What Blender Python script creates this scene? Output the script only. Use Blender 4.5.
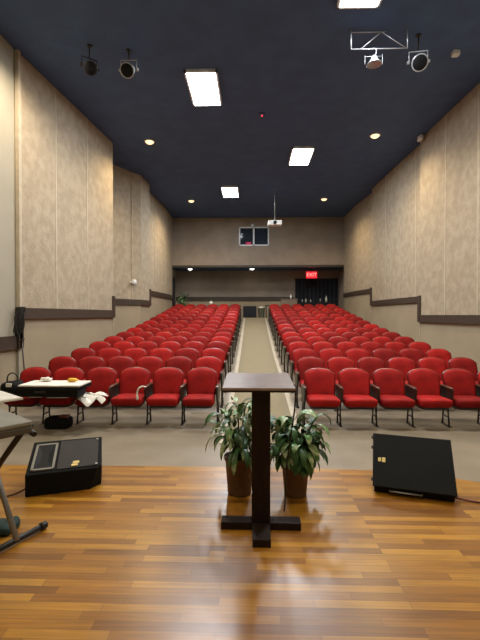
import bpy, bmesh, math, random
from mathutils import Vector, Matrix
random.seed(7)
R = math.radians
C = bpy.context.scene.collection
for o in list(bpy.data.objects): bpy.data.objects.remove(o)
CAMZ = 1.57
CEIL = CAMZ + 5.0

# ---------------------------------------------------------------- camera, world, exposure
cd = bpy.data.cameras.new('camera'); cam = bpy.data.objects.new('camera', cd); C.objects.link(cam)
cam.location = (0, 0, CAMZ); cam.rotation_euler = (R(90 - 0.72), 0, R(1.72))
cd.sensor_fit = 'VERTICAL'; cd.sensor_height = 36; cd.sensor_width = 27; cd.lens = 36 * 400 / 640
cd.clip_start = 0.05; cd.clip_end = 200
bpy.context.scene.camera = cam
w = bpy.data.worlds.new('world'); bpy.context.scene.world = w; w.use_nodes = True
w.node_tree.nodes['Background'].inputs[0].default_value = (0.6, 0.65, 0.8, 1)
w.node_tree.nodes['Background'].inputs[1].default_value = 0.1
vs = bpy.context.scene.view_settings
vs.view_transform = 'Standard'; vs.look = 'None'; vs.gamma = 1; vs.use_curve_mapping = False
vs.exposure = -0.12

def area(name, loc, sx, sy, power, col, rot=(0, 0, 0), spread=180):
    l = bpy.data.lights.new(name, 'AREA'); l.shape = 'RECTANGLE'; l.size = sx; l.size_y = sy
    l.energy = power; l.color = col; l.spread = R(spread)
    o = bpy.data.objects.new(name, l); C.objects.link(o); o.location = loc; o.rotation_euler = rot
    return o
# ceiling lamps over the stage, above and behind the camera
for x in (-1.6, 1.6):
    area('stage_light', (x, 2.2, CEIL - 0.08), 1.2, 1.2, 70, (1.0, 0.84, 0.58))
    area('stage_light', (x, -1.2, CEIL - 0.08), 1.2, 1.2, 70, (1.0, 0.84, 0.58))
def spot(name, loc, target, power, col, size, blend=0.6, rad=0.06):
    l = bpy.data.lights.new(name, 'SPOT'); l.energy = power; l.color = col
    l.spot_size = R(size); l.spot_blend = blend; l.shadow_soft_size = rad
    o = bpy.data.objects.new(name, l); C.objects.link(o); o.location = loc
    d = Vector(target) - Vector(loc); o.rotation_euler = d.to_track_quat('-Z', 'Y').to_euler()
    return o

# ---------------------------------------------------------------- materials
def mat(name, col, rough=0.6, metal=0.0, col2=None, scale=8.0, stretch=(1, 1, 1), bump=0.0, bscale=None,
        emit=None, estr=0, rand=0.0, detail=4, spec=0.5, sheen=0.0, coat=0.0, lo=0.35, hi=0.65):
    m = bpy.data.materials.new(name); m.use_nodes = True
    nt = m.node_tree; b = nt.nodes['Principled BSDF']
    b.inputs['Base Color'].default_value = (*col, 1); b.inputs['Roughness'].default_value = rough
    b.inputs['Metallic'].default_value = metal; b.inputs['Specular IOR Level'].default_value = spec
    b.inputs['Sheen Weight'].default_value = sheen; b.inputs['Coat Weight'].default_value = coat
    tc = nt.nodes.new('ShaderNodeTexCoord'); mp = nt.nodes.new('ShaderNodeMapping')
    mp.inputs['Scale'].default_value = stretch; nt.links.new(tc.outputs['Object'], mp.inputs[0])
    out = None
    if col2 is None: col2 = tuple(c * 0.85 for c in col)
    n = nt.nodes.new('ShaderNodeTexNoise'); n.inputs['Scale'].default_value = scale; n.inputs['Detail'].default_value = detail
    nt.links.new(mp.outputs[0], n.inputs['Vector'])
    r = nt.nodes.new('ShaderNodeMapRange'); r.inputs[1].default_value = lo; r.inputs[2].default_value = hi
    nt.links.new(n.outputs[0], r.inputs[0])
    mx = nt.nodes.new('ShaderNodeMix'); mx.data_type = 'RGBA'
    mx.inputs[6].default_value = (*col, 1); mx.inputs[7].default_value = (*col2, 1)
    nt.links.new(r.outputs[0], mx.inputs[0]); out = mx.outputs[2]
    if rand:
        oi = nt.nodes.new('ShaderNodeObjectInfo'); rr = nt.nodes.new('ShaderNodeMapRange')
        rr.inputs[3].default_value = 1 - rand; rr.inputs[4].default_value = 1 + rand
        nt.links.new(oi.outputs['Random'], rr.inputs[0])
        hs = nt.nodes.new('ShaderNodeHueSaturation'); nt.links.new(out, hs.inputs['Color'])
        nt.links.new(rr.outputs[0], hs.inputs['Value']); out = hs.outputs[0]
    nt.links.new(out, b.inputs['Base Color'])
    if bump:
        bp = nt.nodes.new('ShaderNodeBump'); bp.inputs['Strength'].default_value = bump; bp.inputs['Distance'].default_value = 0.02
        n2 = nt.nodes.new('ShaderNodeTexNoise'); n2.inputs['Scale'].default_value = bscale or scale * 4
        nt.links.new(mp.outputs[0], n2.inputs['Vector']); nt.links.new(n2.outputs[0], bp.inputs['Height'])
        nt.links.new(bp.outputs[0], b.inputs['Normal'])
    if emit:
        b.inputs['Emission Color'].default_value = (*emit, 1); b.inputs['Emission Strength'].default_value = estr
    return m

def wood_floor():
    m = bpy.data.materials.new('stage_parquet'); m.use_nodes = True
    nt = m.node_tree; b = nt.nodes['Principled BSDF']; L = nt.links.new
    tc = nt.nodes.new('ShaderNodeTexCoord')
    def brick(w, off, h=0.062):
        k = nt.nodes.new('ShaderNodeTexBrick'); k.offset = 0.37; k.offset_frequency = 3; k.squash = 1.6; k.squash_frequency = 2
        k.inputs['Scale'].default_value = 1; k.inputs['Brick Width'].default_value = w; k.inputs['Row Height'].default_value = h
        k.inputs['Mortar Size'].default_value = 0.0012; k.inputs['Mortar Smooth'].default_value = 0.3
        k.inputs['Color1'].default_value = (0, 0, 0, 1); k.inputs['Color2'].default_value = (1, 1, 1, 1)
        k.inputs['Mortar'].default_value = (0.2, 0.2, 0.2, 1)
        mp = nt.nodes.new('ShaderNodeMapping'); mp.inputs['Location'].default_value = off
        L(tc.outputs['Object'], mp.inputs[0]); L(mp.outputs[0], k.inputs['Vector'])
        return k
    k1 = brick(0.52, (3.3, 1.52, 0))
    cr = nt.nodes.new('ShaderNodeValToRGB'); e = cr.color_ramp.elements
    e[0].position = 0.0; e[0].color = (0.20, 0.074, 0.006, 1); e[1].position = 1.0; e[1].color = (0.47, 0.225, 0.022, 1)
    x = cr.color_ramp.elements.new(0.5); x.color = (0.335, 0.138, 0.010, 1)
    L(k1.outputs['Color'], cr.inputs[0])
    mp = nt.nodes.new('ShaderNodeMapping'); mp.inputs['Scale'].default_value = (1.2, 26, 1); L(tc.outputs['Object'], mp.inputs[0])
    n = nt.nodes.new('ShaderNodeTexNoise'); n.inputs['Scale'].default_value = 2.2; n.inputs['Detail'].default_value = 6; L(mp.outputs[0], n.inputs['Vector'])
    r = nt.nodes.new('ShaderNodeMapRange'); r.inputs[1].default_value = 0.3; r.inputs[2].default_value = 0.7; r.inputs[3].default_value = 0.74; r.inputs[4].default_value = 1.16
    L(n.outputs[0], r.inputs[0])
    hs = nt.nodes.new('ShaderNodeHueSaturation'); L(cr.outputs[0], hs.inputs['Color']); L(r.outputs[0], hs.inputs['Value'])
    n3 = nt.nodes.new('ShaderNodeTexNoise'); n3.inputs['Scale'].default_value = 1.1; n3.inputs['Detail'].default_value = 5; L(tc.outputs['Object'], n3.inputs['Vector'])
    r3 = nt.nodes.new('ShaderNodeMapRange'); r3.inputs[1].default_value = 0.35; r3.inputs[2].default_value = 0.65; r3.inputs[3].default_value = 0.8; r3.inputs[4].default_value = 1.1
    L(n3.outputs[0], r3.inputs[0])
    hs2 = nt.nodes.new('ShaderNodeHueSaturation'); L(hs.outputs[0], hs2.inputs['Color']); L(r3.outputs[0], hs2.inputs['Value'])
    mx = nt.nodes.new('ShaderNodeMix'); mx.data_type = 'RGBA'; mx.inputs[7].default_value = (0.11, 0.045, 0.014, 1)
    L(k1.outputs['Fac'], mx.inputs[0]); L(hs2.outputs[0], mx.inputs[6]); L(mx.outputs[2], b.inputs['Base Color'])
    n4 = nt.nodes.new('ShaderNodeTexNoise'); n4.inputs['Scale'].default_value = 9; n4.inputs['Detail'].default_value = 6; L(tc.outputs['Object'], n4.inputs['Vector'])
    r4 = nt.nodes.new('ShaderNodeMapRange'); r4.inputs[3].default_value = 0.24; r4.inputs[4].default_value = 0.40; L(n4.outputs[0], r4.inputs[0])
    L(r4.outputs[0], b.inputs['Roughness']); b.inputs['Coat Weight'].default_value = 0.45; b.inputs['Coat Roughness'].default_value = 0.3
    bp = nt.nodes.new('ShaderNodeBump'); bp.inputs['Strength'].default_value = 0.12; bp.inputs['Distance'].default_value = 0.004
    L(n.outputs[0], bp.inputs['Height']); L(bp.outputs[0], b.inputs['Normal'])
    return m

M = {}
M['stage'] = wood_floor()
M['wall'] = mat('stucco_panel', (0.385, 0.325, 0.235), 0.85, col2=(0.315, 0.26, 0.185), scale=5.5, stretch=(1, 1, 0.9), bump=0.5, bscale=22, detail=9, lo=0.38, hi=0.62)
M['wall_plain'] = mat('painted_wall', (0.35, 0.325, 0.255), 0.75, col2=(0.32, 0.30, 0.235), scale=1.2)
M['wall_lower'] = mat('beige_paint', (0.335, 0.275, 0.185), 0.7, col2=(0.30, 0.245, 0.165), scale=1.5)
M['soffit'] = mat('rear_stucco', (0.30, 0.245, 0.19), 0.85, col2=(0.245, 0.20, 0.155), scale=1.5, bump=0.3, bscale=18, detail=8)
M['seam'] = mat('seam_bead', (0.47, 0.41, 0.31), 0.7)
M['rail'] = mat('dark_rail_wood', (0.050, 0.034, 0.022), 0.6, col2=(0.036, 0.025, 0.016), scale=5, stretch=(1, 1, 6))
M['ceil'] = mat('navy_ceiling_with_glare', (0.056, 0.115, 0.25), 0.8, col2=(0.048, 0.095, 0.21), scale=2.5)  # navy paint, its blue raised to paint in the lens glare
M['floor'] = mat('sealed_concrete', (0.24, 0.20, 0.145), 0.42, col2=(0.19, 0.16, 0.115), scale=2.2, detail=8)
M['carpet'] = mat('tan_carpet', (0.215, 0.18, 0.112), 0.95, col2=(0.185, 0.155, 0.095), scale=30, bump=0.3, bscale=120)
M['strip'] = mat('pale_border', (0.42, 0.36, 0.27), 0.6)
M['red'] = mat('red_velvet', (0.30, 0.0075, 0.0065), 0.8, col2=(0.20, 0.005, 0.0045), scale=7, rand=0.30, spec=0.2, detail=5)
M['shell'] = mat('oxblood_shell', (0.16, 0.03, 0.02), 0.35, rand=0.2)
M['iron'] = mat('dark_iron', (0.03, 0.024, 0.02), 0.45, metal=0.3)
M['arm'] = mat('walnut_arm', (0.075, 0.038, 0.022), 0.3, coat=0.4)
M['lectern'] = mat('dark_walnut', (0.016, 0.006, 0.004), 0.5, spec=0.25, col2=(0.009, 0.004, 0.003), scale=4, stretch=(6, 6, 1))
M['lectern_top'] = mat('walnut_top_sheen', (0.30, 0.22, 0.19), 0.35, col2=(0.22, 0.155, 0.135), scale=4, stretch=(1, 8, 1), coat=0.8)  # walnut lightened: reflected sheen of the ceiling lights painted into the base colour
M['black'] = mat('black_carpet_cover', (0.004, 0.004, 0.004), 0.8, spec=0.2, bump=0.3, bscale=200)
M['grille'] = mat('black_grille', (0.005, 0.005, 0.004), 0.7, spec=0.2, bump=0.4, bscale=260)
M['grille2'] = mat('worn_grille', (0.022, 0.019, 0.014), 0.55, spec=0.3, bump=0.4, bscale=260)
M['horn'] = mat('grey_horn_rim', (0.20, 0.19, 0.16), 0.5)
M['hornin'] = mat('dark_horn', (0.006, 0.007, 0.009), 0.6, spec=0.2)
M['gold'] = mat('gold_emblem', (0.62, 0.48, 0.18), 0.4, metal=0.4)
M['rubber'] = mat('black_rubber', (0.012, 0.012, 0.012), 0.5)
M['steel'] = mat('grey_steel', (0.30, 0.30, 0.29), 0.35, metal=0.7)
M['white'] = mat('white_paper', (0.78, 0.76, 0.70), 0.7)
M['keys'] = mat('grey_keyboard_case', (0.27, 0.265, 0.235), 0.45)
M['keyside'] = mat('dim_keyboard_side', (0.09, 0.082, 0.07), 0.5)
M['leaf'] = mat('leaf_green', (0.055, 0.145, 0.045), 0.4, col2=(0.02, 0.065, 0.02), scale=14, lo=0.4, hi=0.6)
M['leafv'] = mat('variegated_leaf', (0.12, 0.27, 0.08), 0.38, col2=(0.48, 0.56, 0.34), scale=18, lo=0.46, hi=0.62)
M['pot'] = mat('brown_pot', (0.16, 0.082, 0.036), 0.6, col2=(0.11, 0.055, 0.026), scale=20, stretch=(1, 1, 4), bump=0.3)
M['soil'] = mat('soil', (0.03, 0.02, 0.012), 0.9, bump=0.5)
M['lamp'] = mat('lit_diffuser', (0.9, 0.9, 0.9), 0.5, emit=(0.95, 0.97, 1.0), estr=14)
M['warm'] = mat('lit_bulb', (0.9, 0.8, 0.6), 0.5, emit=(1.0, 0.66, 0.34), estr=2.2)
M['cool'] = mat('lit_bulb_white', (0.9, 0.9, 0.9), 0.5, emit=(1.0, 0.95, 0.85), estr=6)
M['trimw'] = mat('white_metal', (0.75, 0.78, 0.8), 0.45)
M['alu'] = mat('bright_metal', (0.55, 0.58, 0.62), 0.3, metal=0.5)
M['exit'] = mat('exit_glow', (0.3, 0.01, 0.01), 0.5, emit=(1.0, 0.015, 0.03), estr=1.0)
M['exitt'] = mat('exit_letters', (0.5, 0.05, 0.05), 0.5, emit=(1.0, 0.12, 0.10), estr=5)
M['redled'] = mat('red_led', (0.5, 0.02, 0.02), 0.5, emit=(1.0, 0.04, 0.07), estr=2.5)
M['dark'] = mat('dark_cloth', (0.010, 0.012, 0.018), 0.9)
M['glass'] = mat('booth_glass', (0.25, 0.33, 0.45), 0.08)
g = M['glass'].node_tree.nodes['Principled BSDF']; g.inputs['Transmission Weight'].default_value = 0.9; g.inputs['IOR'].default_value = 1.1
M['bin'] = mat('pale_bin', (0.40, 0.44, 0.36), 0.5)
M['brown'] = mat('brown_box', (0.17, 0.12, 0.085), 0.6)
M['yellow'] = mat('yellow_marker', (0.8, 0.45, 0.03), 0.5)
M['teal'] = mat('teal_cloth', (0.012, 0.035, 0.028), 0.8)
M['redcord'] = mat('dark_red_cord', (0.14, 0.02, 0.015), 0.5)
M['browncord'] = mat('brown_cord', (0.10, 0.035, 0.015), 0.5)

# ---------------------------------------------------------------- mesh helpers
class MB:
    def __init__(s): s.v = []; s.f = []; s.mi = []; s.sm = []
    def add(s, v, f, mi=0, smooth=False):
        o = len(s.v); s.v += [tuple(p) for p in v]
        for q in f: s.f.append([i + o for i in q]); s.mi.append(mi); s.sm.append(smooth)
        return s
    def box(s, c, d, rot=None, mi=0):
        hx, hy, hz = d[0] / 2, d[1] / 2, d[2] / 2
        p = [Vector((x, y, z)) for x in (-hx, hx) for y in (-hy, hy) for z in (-hz, hz)]
        if rot: 
            m = Matrix.Rotation(rot[2], 3, 'Z') @ Matrix.Rotation(rot[1], 3, 'Y') @ Matrix.Rotation(rot[0], 3, 'X'); p = [m @ q for q in p]
        p = [q + Vector(c) for q in p]
        return s.add(p, [(0, 1, 3, 2), (4, 6, 7, 5), (0, 4, 5, 1), (2, 3, 7, 6), (0, 2, 6, 4), (1, 5, 7, 3)], mi)
    def bounds(s, a, b, mi=0):
        return s.box([(a[i] + b[i]) / 2 for i in range(3)], [abs(b[i] - a[i]) for i in range(3)], None, mi)
    def prism(s, poly, z0, z1, mi=0):       # plan polygon (x, y), counter-clockwise
        n = len(poly); v = [(x, y, z0) for x, y in poly] + [(x, y, z1) for x, y in poly]
        f = [tuple(range(n - 1, -1, -1)), tuple(range(n, 2 * n))] + [(i, (i + 1) % n, (i + 1) % n + n, i + n) for i in range(n)]
        return s.add(v, f, mi)
    def profile(s, prof, x0, x1, mi=0):     # side profile (y, z) extruded along x
        n = len(prof); v = [(x0, y, z) for y, z in prof] + [(x1, y, z) for y, z in prof]
        f = [tuple(range(n)), tuple(range(2 * n - 1, n - 1, -1))] + [(i, i + n, (i + 1) % n + n, (i + 1) % n) for i in range(n)]
        return s.add(v, f, mi)
    def tube(s, pts, r, n=8, mi=0, taper=None):
        pts = [Vector(p) for p in pts]; rings = []; up = Vector((0, 0, 1)); prev = None
        for i, p in enumerate(pts):
            t = (pts[min(i + 1, len(pts) - 1)] - pts[max(i - 1, 0)]).normalized()
            a = prev if prev is not None else (up if abs(t.z) < 0.9 else Vector((1, 0, 0)))
            u = (a - t * a.dot(t)).normalized(); w_ = t.cross(u); prev = u
            rr = r * (taper[i] if taper else 1)
            rings += [p + (u * math.cos(2 * math.pi * k / n) + w_ * math.sin(2 * math.pi * k / n)) * rr for k in range(n)]
        f = [(i * n + k, i * n + (k + 1) % n, (i + 1) * n + (k + 1) % n, (i + 1) * n + k) for i in range(len(pts) - 1) for k in range(n)]
        s.add(rings, f, mi, True)
        o = len(s.v) - len(rings)
        s.f.append([o + k for k in range(n - 1, -1, -1)]); s.f.append([o + (len(pts) - 1) * n + k for k in range(n)])
        s.mi += [mi, mi]; s.sm += [False, False]
        return s
    def lathe(s, prof, c=(0, 0, 0), n=20, mi=0, m=None):
        v = []; 
        for r_, z in prof:
            for k in range(n):
                a = 2 * math.pi * k / n; p = Vector((r_ * math.cos(a), r_ * math.sin(a), z))
                if m: p = m @ p
                v.append(p + Vector(c))
        f = [(i * n + k, i * n + (k + 1) % n, (i + 1) * n + (k + 1) % n, (i + 1) * n + k) for i in range(len(prof) - 1) for k in range(n)]
        s.add(v, f, mi, True); o = len(s.v) - len(v)
        s.f.append([o + k for k in range(n - 1, -1, -1)]); s.f.append([o + (len(prof) - 1) * n + k for k in range(n)])
        s.mi += [mi, mi]; s.sm += [False, False]
        return s
    def superell(s, c, d, e1=0.35, e2=0.35, nu=24, nv=12, fn=None):
        sg = lambda x, e: math.copysign(abs(x) ** e, x)
        v = []
        for j in range(nv + 1):
            ph = -math.pi / 2 + math.pi * j / nv
            for i in range(nu):
                th = 2 * math.pi * i / nu
                p = Vector((d[0] / 2 * sg(math.cos(ph), e1) * sg(math.cos(th), e2), d[1] / 2 * sg(math.cos(ph), e1) * sg(math.sin(th), e2), d[2] / 2 * sg(math.sin(ph), e1)))
                if fn: p = fn(p)
                v.append(p + Vector(c))
        f = [(j * nu + i, j * nu + (i + 1) % nu, (j + 1) * nu + (i + 1) % nu, (j + 1) * nu + i) for j in range(nv) for i in range(nu)]
        return s.add(v, f, 0, True)
    def mesh(s, name, mats):
        me = bpy.data.meshes.new(name); me.from_pydata(s.v, [], s.f)
        for m in (mats if isinstance(mats, (list, tuple)) else [mats]): me.materials.append(m)
        for p, i, q in zip(me.polygons, s.mi, s.sm): p.material_index = i; p.use_smooth = q
        bm = bmesh.new(); bm.from_mesh(me); bmesh.ops.remove_doubles(bm, verts=bm.verts, dist=1e-6)
        bmesh.ops.recalc_face_normals(bm, faces=bm.faces); bm.to_mesh(me); bm.free(); me.update()
        return me
    def build(s, name, mats, parent=None, bevel=0.0):
        o = bpy.data.objects.new(name, s.mesh(name, mats)); C.objects.link(o)
        if parent: o.parent = parent
        if bevel:
            b = o.modifiers.new('bevel', 'BEVEL'); b.width = bevel; b.segments = 2; b.limit_method = 'ANGLE'
        return o
def struct(o): o['kind'] = 'structure'; return o
def tag(o, label, cat, group=None):
    o['label'] = label; o['category'] = cat
    if group: o['group'] = group
    return o
def empty(name, loc, rz=0):
    o = bpy.data.objects.new(name, None); C.objects.link(o); o.location = loc; o.rotation_euler = (0, 0, rz)
    o.empty_display_size = 0.1
    return o
def smooth_pts(P, n=6):
    P = [Vector(p) for p in P]; out = []
    for i in range(len(P) - 1):
        a, b, c, d = P[max(i - 1, 0)], P[i], P[i + 1], P[min(i + 2, len(P) - 1)]
        for k in range(n):
            t = k / n
            out.append(0.5 * (2 * b + (c - a) * t + (2 * a - 5 * b + 4 * c - d) * t * t + (3 * b - a - 3 * c + d) * t ** 3))
    out.append(P[-1]); return out

# ---------------------------------------------------------------- structure
ROWY = [6.40 + 0.92 * i for i in range(15)]
ROWZ = [-.12, -.03, .05, .13, .20, .275, .36, .455, .56, .68, .79, .91, 1.03, 1.15, 1.27]
HZ = -0.12; FAR = 1.42
prof = [(3.2, HZ), (ROWY[0] - 0.1, HZ)] + [(y - 0.1, z) for y, z in zip(ROWY[1:], ROWZ[1:])] + [(20.3, FAR), (23.0, FAR)]
def floor_z(y):
    for (a, za), (b, zb) in zip(prof, prof[1:]):
        if a <= y <= b: return za + (zb - za) * (y - a) / (b - a)
    return HZ if y < 3.2 else FAR
m = MB(); n = len(prof)
m.profile(prof + [(23.0, -0.5), (3.2, -0.5)], -5.4, 5.8)
struct(m.build('floor', M['floor']))
# stage deck, front edge slightly bowed and cut back at the right
edge = [(-5.4, 4.02), (-3, 4.09), (-1, 4.11), (0.5, 4.10), (1.35, 4.06), (1.75, 3.98), (2.25, 3.74), (3.2, 3.3), (5.8, 2.4)]
m = MB(); m.prism([(-5.4, -3.0), (5.8, -3.0)] + edge[::-1], HZ - 0.02, 0.0)
struct(m.build('stage_floor', M['stage']))
m = MB(); m.bounds((-5.4, -3.2, CEIL), (5.8, 20.75, CEIL + 0.15)); struct(m.build('ceiling', M['ceil']))
m = MB(); m.bounds((-5.4, -3.2, -0.2), (5.8, -3.0, CEIL)); struct(m.build('wall_front', M['wall_plain']))

def wall_run(name, pts, ztop, z_rail_top, upper, rail_h=0.21, side=-1, seams=(), zbot=-0.3, seam_x=None, trim_name='trim_1'):
    """pts plan polyline; rail at z_rail_top; upper panel above it, plain paint under it"""
    th = 0.22 * side
    def strip(off, off2, z0, z1, mi, mb):
        for (a, b) in zip(pts, pts[1:]):
            poly = [(a[0] + off, a[1]), (b[0] + off, b[1]), (b[0] + off2, b[1]), (a[0] + off2, a[1])]
            mb.prism(poly, z0, z1, mi)
    mb = MB()
    strip(0, th, z_rail_top - 0.02, ztop, 0, mb); strip(0.02 * side, th, zbot, z_rail_top - 0.02, 1, mb)
    for (x, y) in seams: mb.box((x - side * 0.002, y, (z_rail_top + ztop) / 2), (0.008, 0.05, ztop - z_rail_top), None, 2)
    struct(mb.build(name, [upper, M['wall_lower'], M['seam']]))
    mb = MB(); strip(-0.035 * side, 0.03 * side, z_rail_top - rail_h, z_rail_top, 0, mb)
    struct(mb.build(trim_name, M['rail']))
def lerp(a, b, y): t = (y - a[1]) / (b[1] - a[1]); return (a[0] + (b[0] - a[0]) * t, y)
Z = lambda h: CAMZ + h
# left side, front to back (saw-tooth sections)
LA = [(-4.45, 7.55), (-4.05, 11.55)]
LB = [(-4.6, 11.62), (-4.6, 13.2), (-4.25, 13.9), (-3.98, 14.25), (-3.93, 15.3)]
LC = [(-4.2, 15.38), (-4.05, 18.8), (-4.12, 20.6)]
wall_run('wall_left', [(-4.48, -3.1), (-4.48, 7.5)], CEIL, Z(-0.39), M['wall_plain'], 0.25, trim_name='trim_1')
wall_run('wall_left', LA, CEIL, Z(0.14), M['wall'], 0.215, seams=[lerp(LA[0], LA[1], y) for y in (8.75, 10.1)], trim_name='trim_2')
wall_run('wall_left', LB, CEIL, Z(0.55), M['wall'], 0.20, seams=[(-4.21, 13.95)], trim_name='trim_3')
wall_run('wall_left', LC, CEIL, Z(1.00), M['wall'], 0.20, seams=[(-4.13, 16.9)], trim_name='trim_4')
# returns that close the steps, and the upright rail pieces on them
def ret(name, x0, x1, y, z0, z1, m_, tn):
    mb = MB(); mb.bounds((x0, y - 0.03, -0.3), (x1, y + 0.03, CEIL)); struct(mb.build(name, m_))
    mb = MB(); xx = x0 if abs(x0) < abs(x1) else x1; s_ = 1 if xx < 0 else -1
    mb.bounds((xx - 0.02 * s_, y - 0.10, z0), (xx + 0.05 * s_, y + 0.06, z1)); struct(mb.build(tn, M['rail']))
ret('wall_left', -4.7, -4.45, 7.53, Z(-0.64), Z(0.14), M['wall_plain'], 'trim_5')
ret('wall_left', -4.82, -4.06, 11.58, Z(-0.075), Z(0.55), M['wall'], 'trim_6')
ret('wall_left', -4.42, -3.95, 15.34, Z(0.35), Z(1.00), M['wall'], 'trim_7')
m = MB(); m.bounds((-4.47, 7.46, Z(-0.64)), (-4.40, 7.55, CEIL)); struct(m.build('trim_18', M['seam']))
# right side
RA = [(4.95, 7.55), (4.78, 11.55)]; RB = [(4.95, 11.62), (4.85, 13.3), (4.76, 16.1)]; RC = [(4.95, 16.18), (4.72, 18.4), (4.69, 20.6)]
wall_run('wall_right', [(5.0, -3.1), (5.0, 7.5)], CEIL, Z(-0.45), M['wall_plain'], 0.25, side=1, trim_name='trim_8')
wall_run('wall_right', RA, CEIL, Z(0.0), M['wall'], 0.20, side=1, seams=[lerp(RA[0], RA[1], y) for y in (8.85, 10.2)], trim_name='trim_9')
wall_run('wall_right', RB, CEIL, Z(0.55), M['wall'], 0.18, side=1, seams=[lerp(RB[0], RB[1], 12.2), lerp(RB[1], RB[2], 14.6)], trim_name='trim_10')
wall_run('wall_right', RC, CEIL, Z(1.09), M['wall'], 0.18, side=1, trim_name='trim_11')
ret('wall_right', 5.2, 4.97, 7.53, Z(-0.70), Z(0.0), M['wall_plain'], 'trim_12')
ret('wall_right', 5.17, 4.79, 11.58, Z(-0.20), Z(0.55), M['wall'], 'trim_13')
ret('wall_right', 5.17, 4.77, 16.14, Z(0.37), Z(1.09), M['wall'], 'trim_14')
# rear wall above the recess, with the booth window hole
SY = 20.6; SB = Z(2.50); wx0, wx1, wz0, wz1 = -0.67, 0.87, Z(3.55), Z(4.52)
m = MB()
m.bounds((-4.4, SY, SB), (wx0, SY + .15, CEIL)); m.bounds((wx1, SY, SB), (5.0, SY + .15, CEIL))
m.bounds((wx0, SY, SB), (wx1, SY + .15, wz0)); m.bounds((wx0, SY, wz1), (wx1, SY + .15, CEIL))
struct(m.build('wall_rear_upper', M['soffit']))
m = MB(); m.bounds((-4.4, SY - 0.03, SB - 0.05), (5.0, SY + 0.17, SB + 0.06)); struct(m.build('trim_15', M['rail']))
m = MB()   # dark booth behind the window
m.bounds((wx0 - .6, SY + 1.6, SB + .2), (wx1 + .6, SY + 1.7, CEIL)); m.bounds((wx0 - .7, SY + .15, SB + .2), (wx0 - .6, SY + 1.7, CEIL)); m.bounds((wx1 + .6, SY + .15, SB + .2), (wx1 + .7, SY + 1.7, CEIL))
m.bounds((wx0 - .7, SY + .15, CEIL - .05), (wx1 + .7, SY + 1.7, CEIL + .05)); m.bounds((wx0 - .7, SY + .15, SB + .15), (wx1 + .7, SY + 1.7, SB + .2))
struct(m.build('wall_booth', M['dark']))
# recess
m = MB(); m.bounds((-4.4, SY + .15, SB), (5.0, 22.8, SB + 0.1)); struct(m.build('ceiling_recess', M['ceil']))
BZ = Z(1.02)
m = MB(); m.bounds((-4.6, 22.6, BZ - .02), (5.2, 22.8, SB)); m.bounds((-4.6, 22.62, FAR - .3), (5.2, 22.8, BZ - .02), 1); struct(m.build('wall_back', [M['soffit'], M['wall_lower']]))
m = MB(); m.bounds((-4.3, 22.56, BZ - .22), (2.35, 22.6, BZ)); struct(m.build('trim_16', M['rail']))
m = MB(); m.bounds((-4.5, 20.6, FAR - .3), (-4.3, 22.8, SB)); struct(m.build('wall_left_recess', M['soffit']))
m = MB(); m.bounds((4.85, 20.6, FAR - .3), (5.05, 22.8, SB)); struct(m.build('wall_right_recess', M['soffit']))
m = MB(); m.bounds((-4.31, 20.9, FAR), (-4.25, 21.9, FAR + 2.1)); d = struct(m.build('door_1', M['dark']))
m = MB(); m.box((-4.22, 21.75, FAR + 1.0), (0.05, 0.12, 0.03)); m.build('door_handle', M['steel'], d)
m = MB(); m.bounds((-4.33, 20.84, FAR), (-4.23, 20.9, FAR + 2.2)); m.bounds((-4.33, 21.9, FAR), (-4.23, 21.96, FAR + 2.2)); m.bounds((-4.33, 20.84, FAR + 2.1), (-4.23, 21.96, FAR + 2.2)); struct(m.build('trim_17', M['rail']))
# booth window
wn = struct(empty('window_1', ((wx0 + wx1) / 2, SY, wz0)))
def wl(x, y, z): return (x - (wx0 + wx1) / 2, y - SY, z - wz0)
m = MB(); t = 0.06; xm = wx0 + (wx1 - wx0) * 0.49
for a, b in (((wx0, wz0), (wx1, wz0 + t)), ((wx0, wz1 - t), (wx1, wz1)), ((wx0, wz0), (wx0 + t, wz1)), ((wx1 - t, wz0), (wx1, wz1)), ((xm - .04, wz0), (xm + .04, wz1))):
    m.bounds(wl(a[0], SY - .03, a[1]), wl(b[0], SY + .08, b[1]))
m.build('window_frame', M['trimw'], wn)
for x0, x1 in ((wx0 + t, xm - .04), (xm + .04, wx1 - t)):
    m = MB(); m.bounds(wl(x0, SY + .02, wz0 + t), wl(x1, SY + .03, wz1 - t)); m.build('pane', M['glass'], wn)
m = MB(); m.bounds((-0.32, SY + .17, wz0 + 0.06), (-0.05, SY + .35, wz0 + 0.22)); tag(m.build('amplifier_display', M['redled']), 'small red glowing display behind the left booth window pane', 'display')
m = MB(); m.bounds((-.17, SY + .17, SB + .2), (-.13, SY + .3, wz0 + 0.06)); 
m = MB(); m.bounds((-0.5, SY + .16, SB + .2), (0.2, SY + .5, wz0 + .06)); tag(m.build('booth_shelf', M['dark']), 'dark counter just inside the booth window', 'counter')
m = MB(); m.superell((0.02, SY - .07, wz1 + .06), (.16, .14, .1)); tag(m.build('booth_sensor', M['trimw']), 'small pale box on the wall above the booth window', 'sensor')

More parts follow.
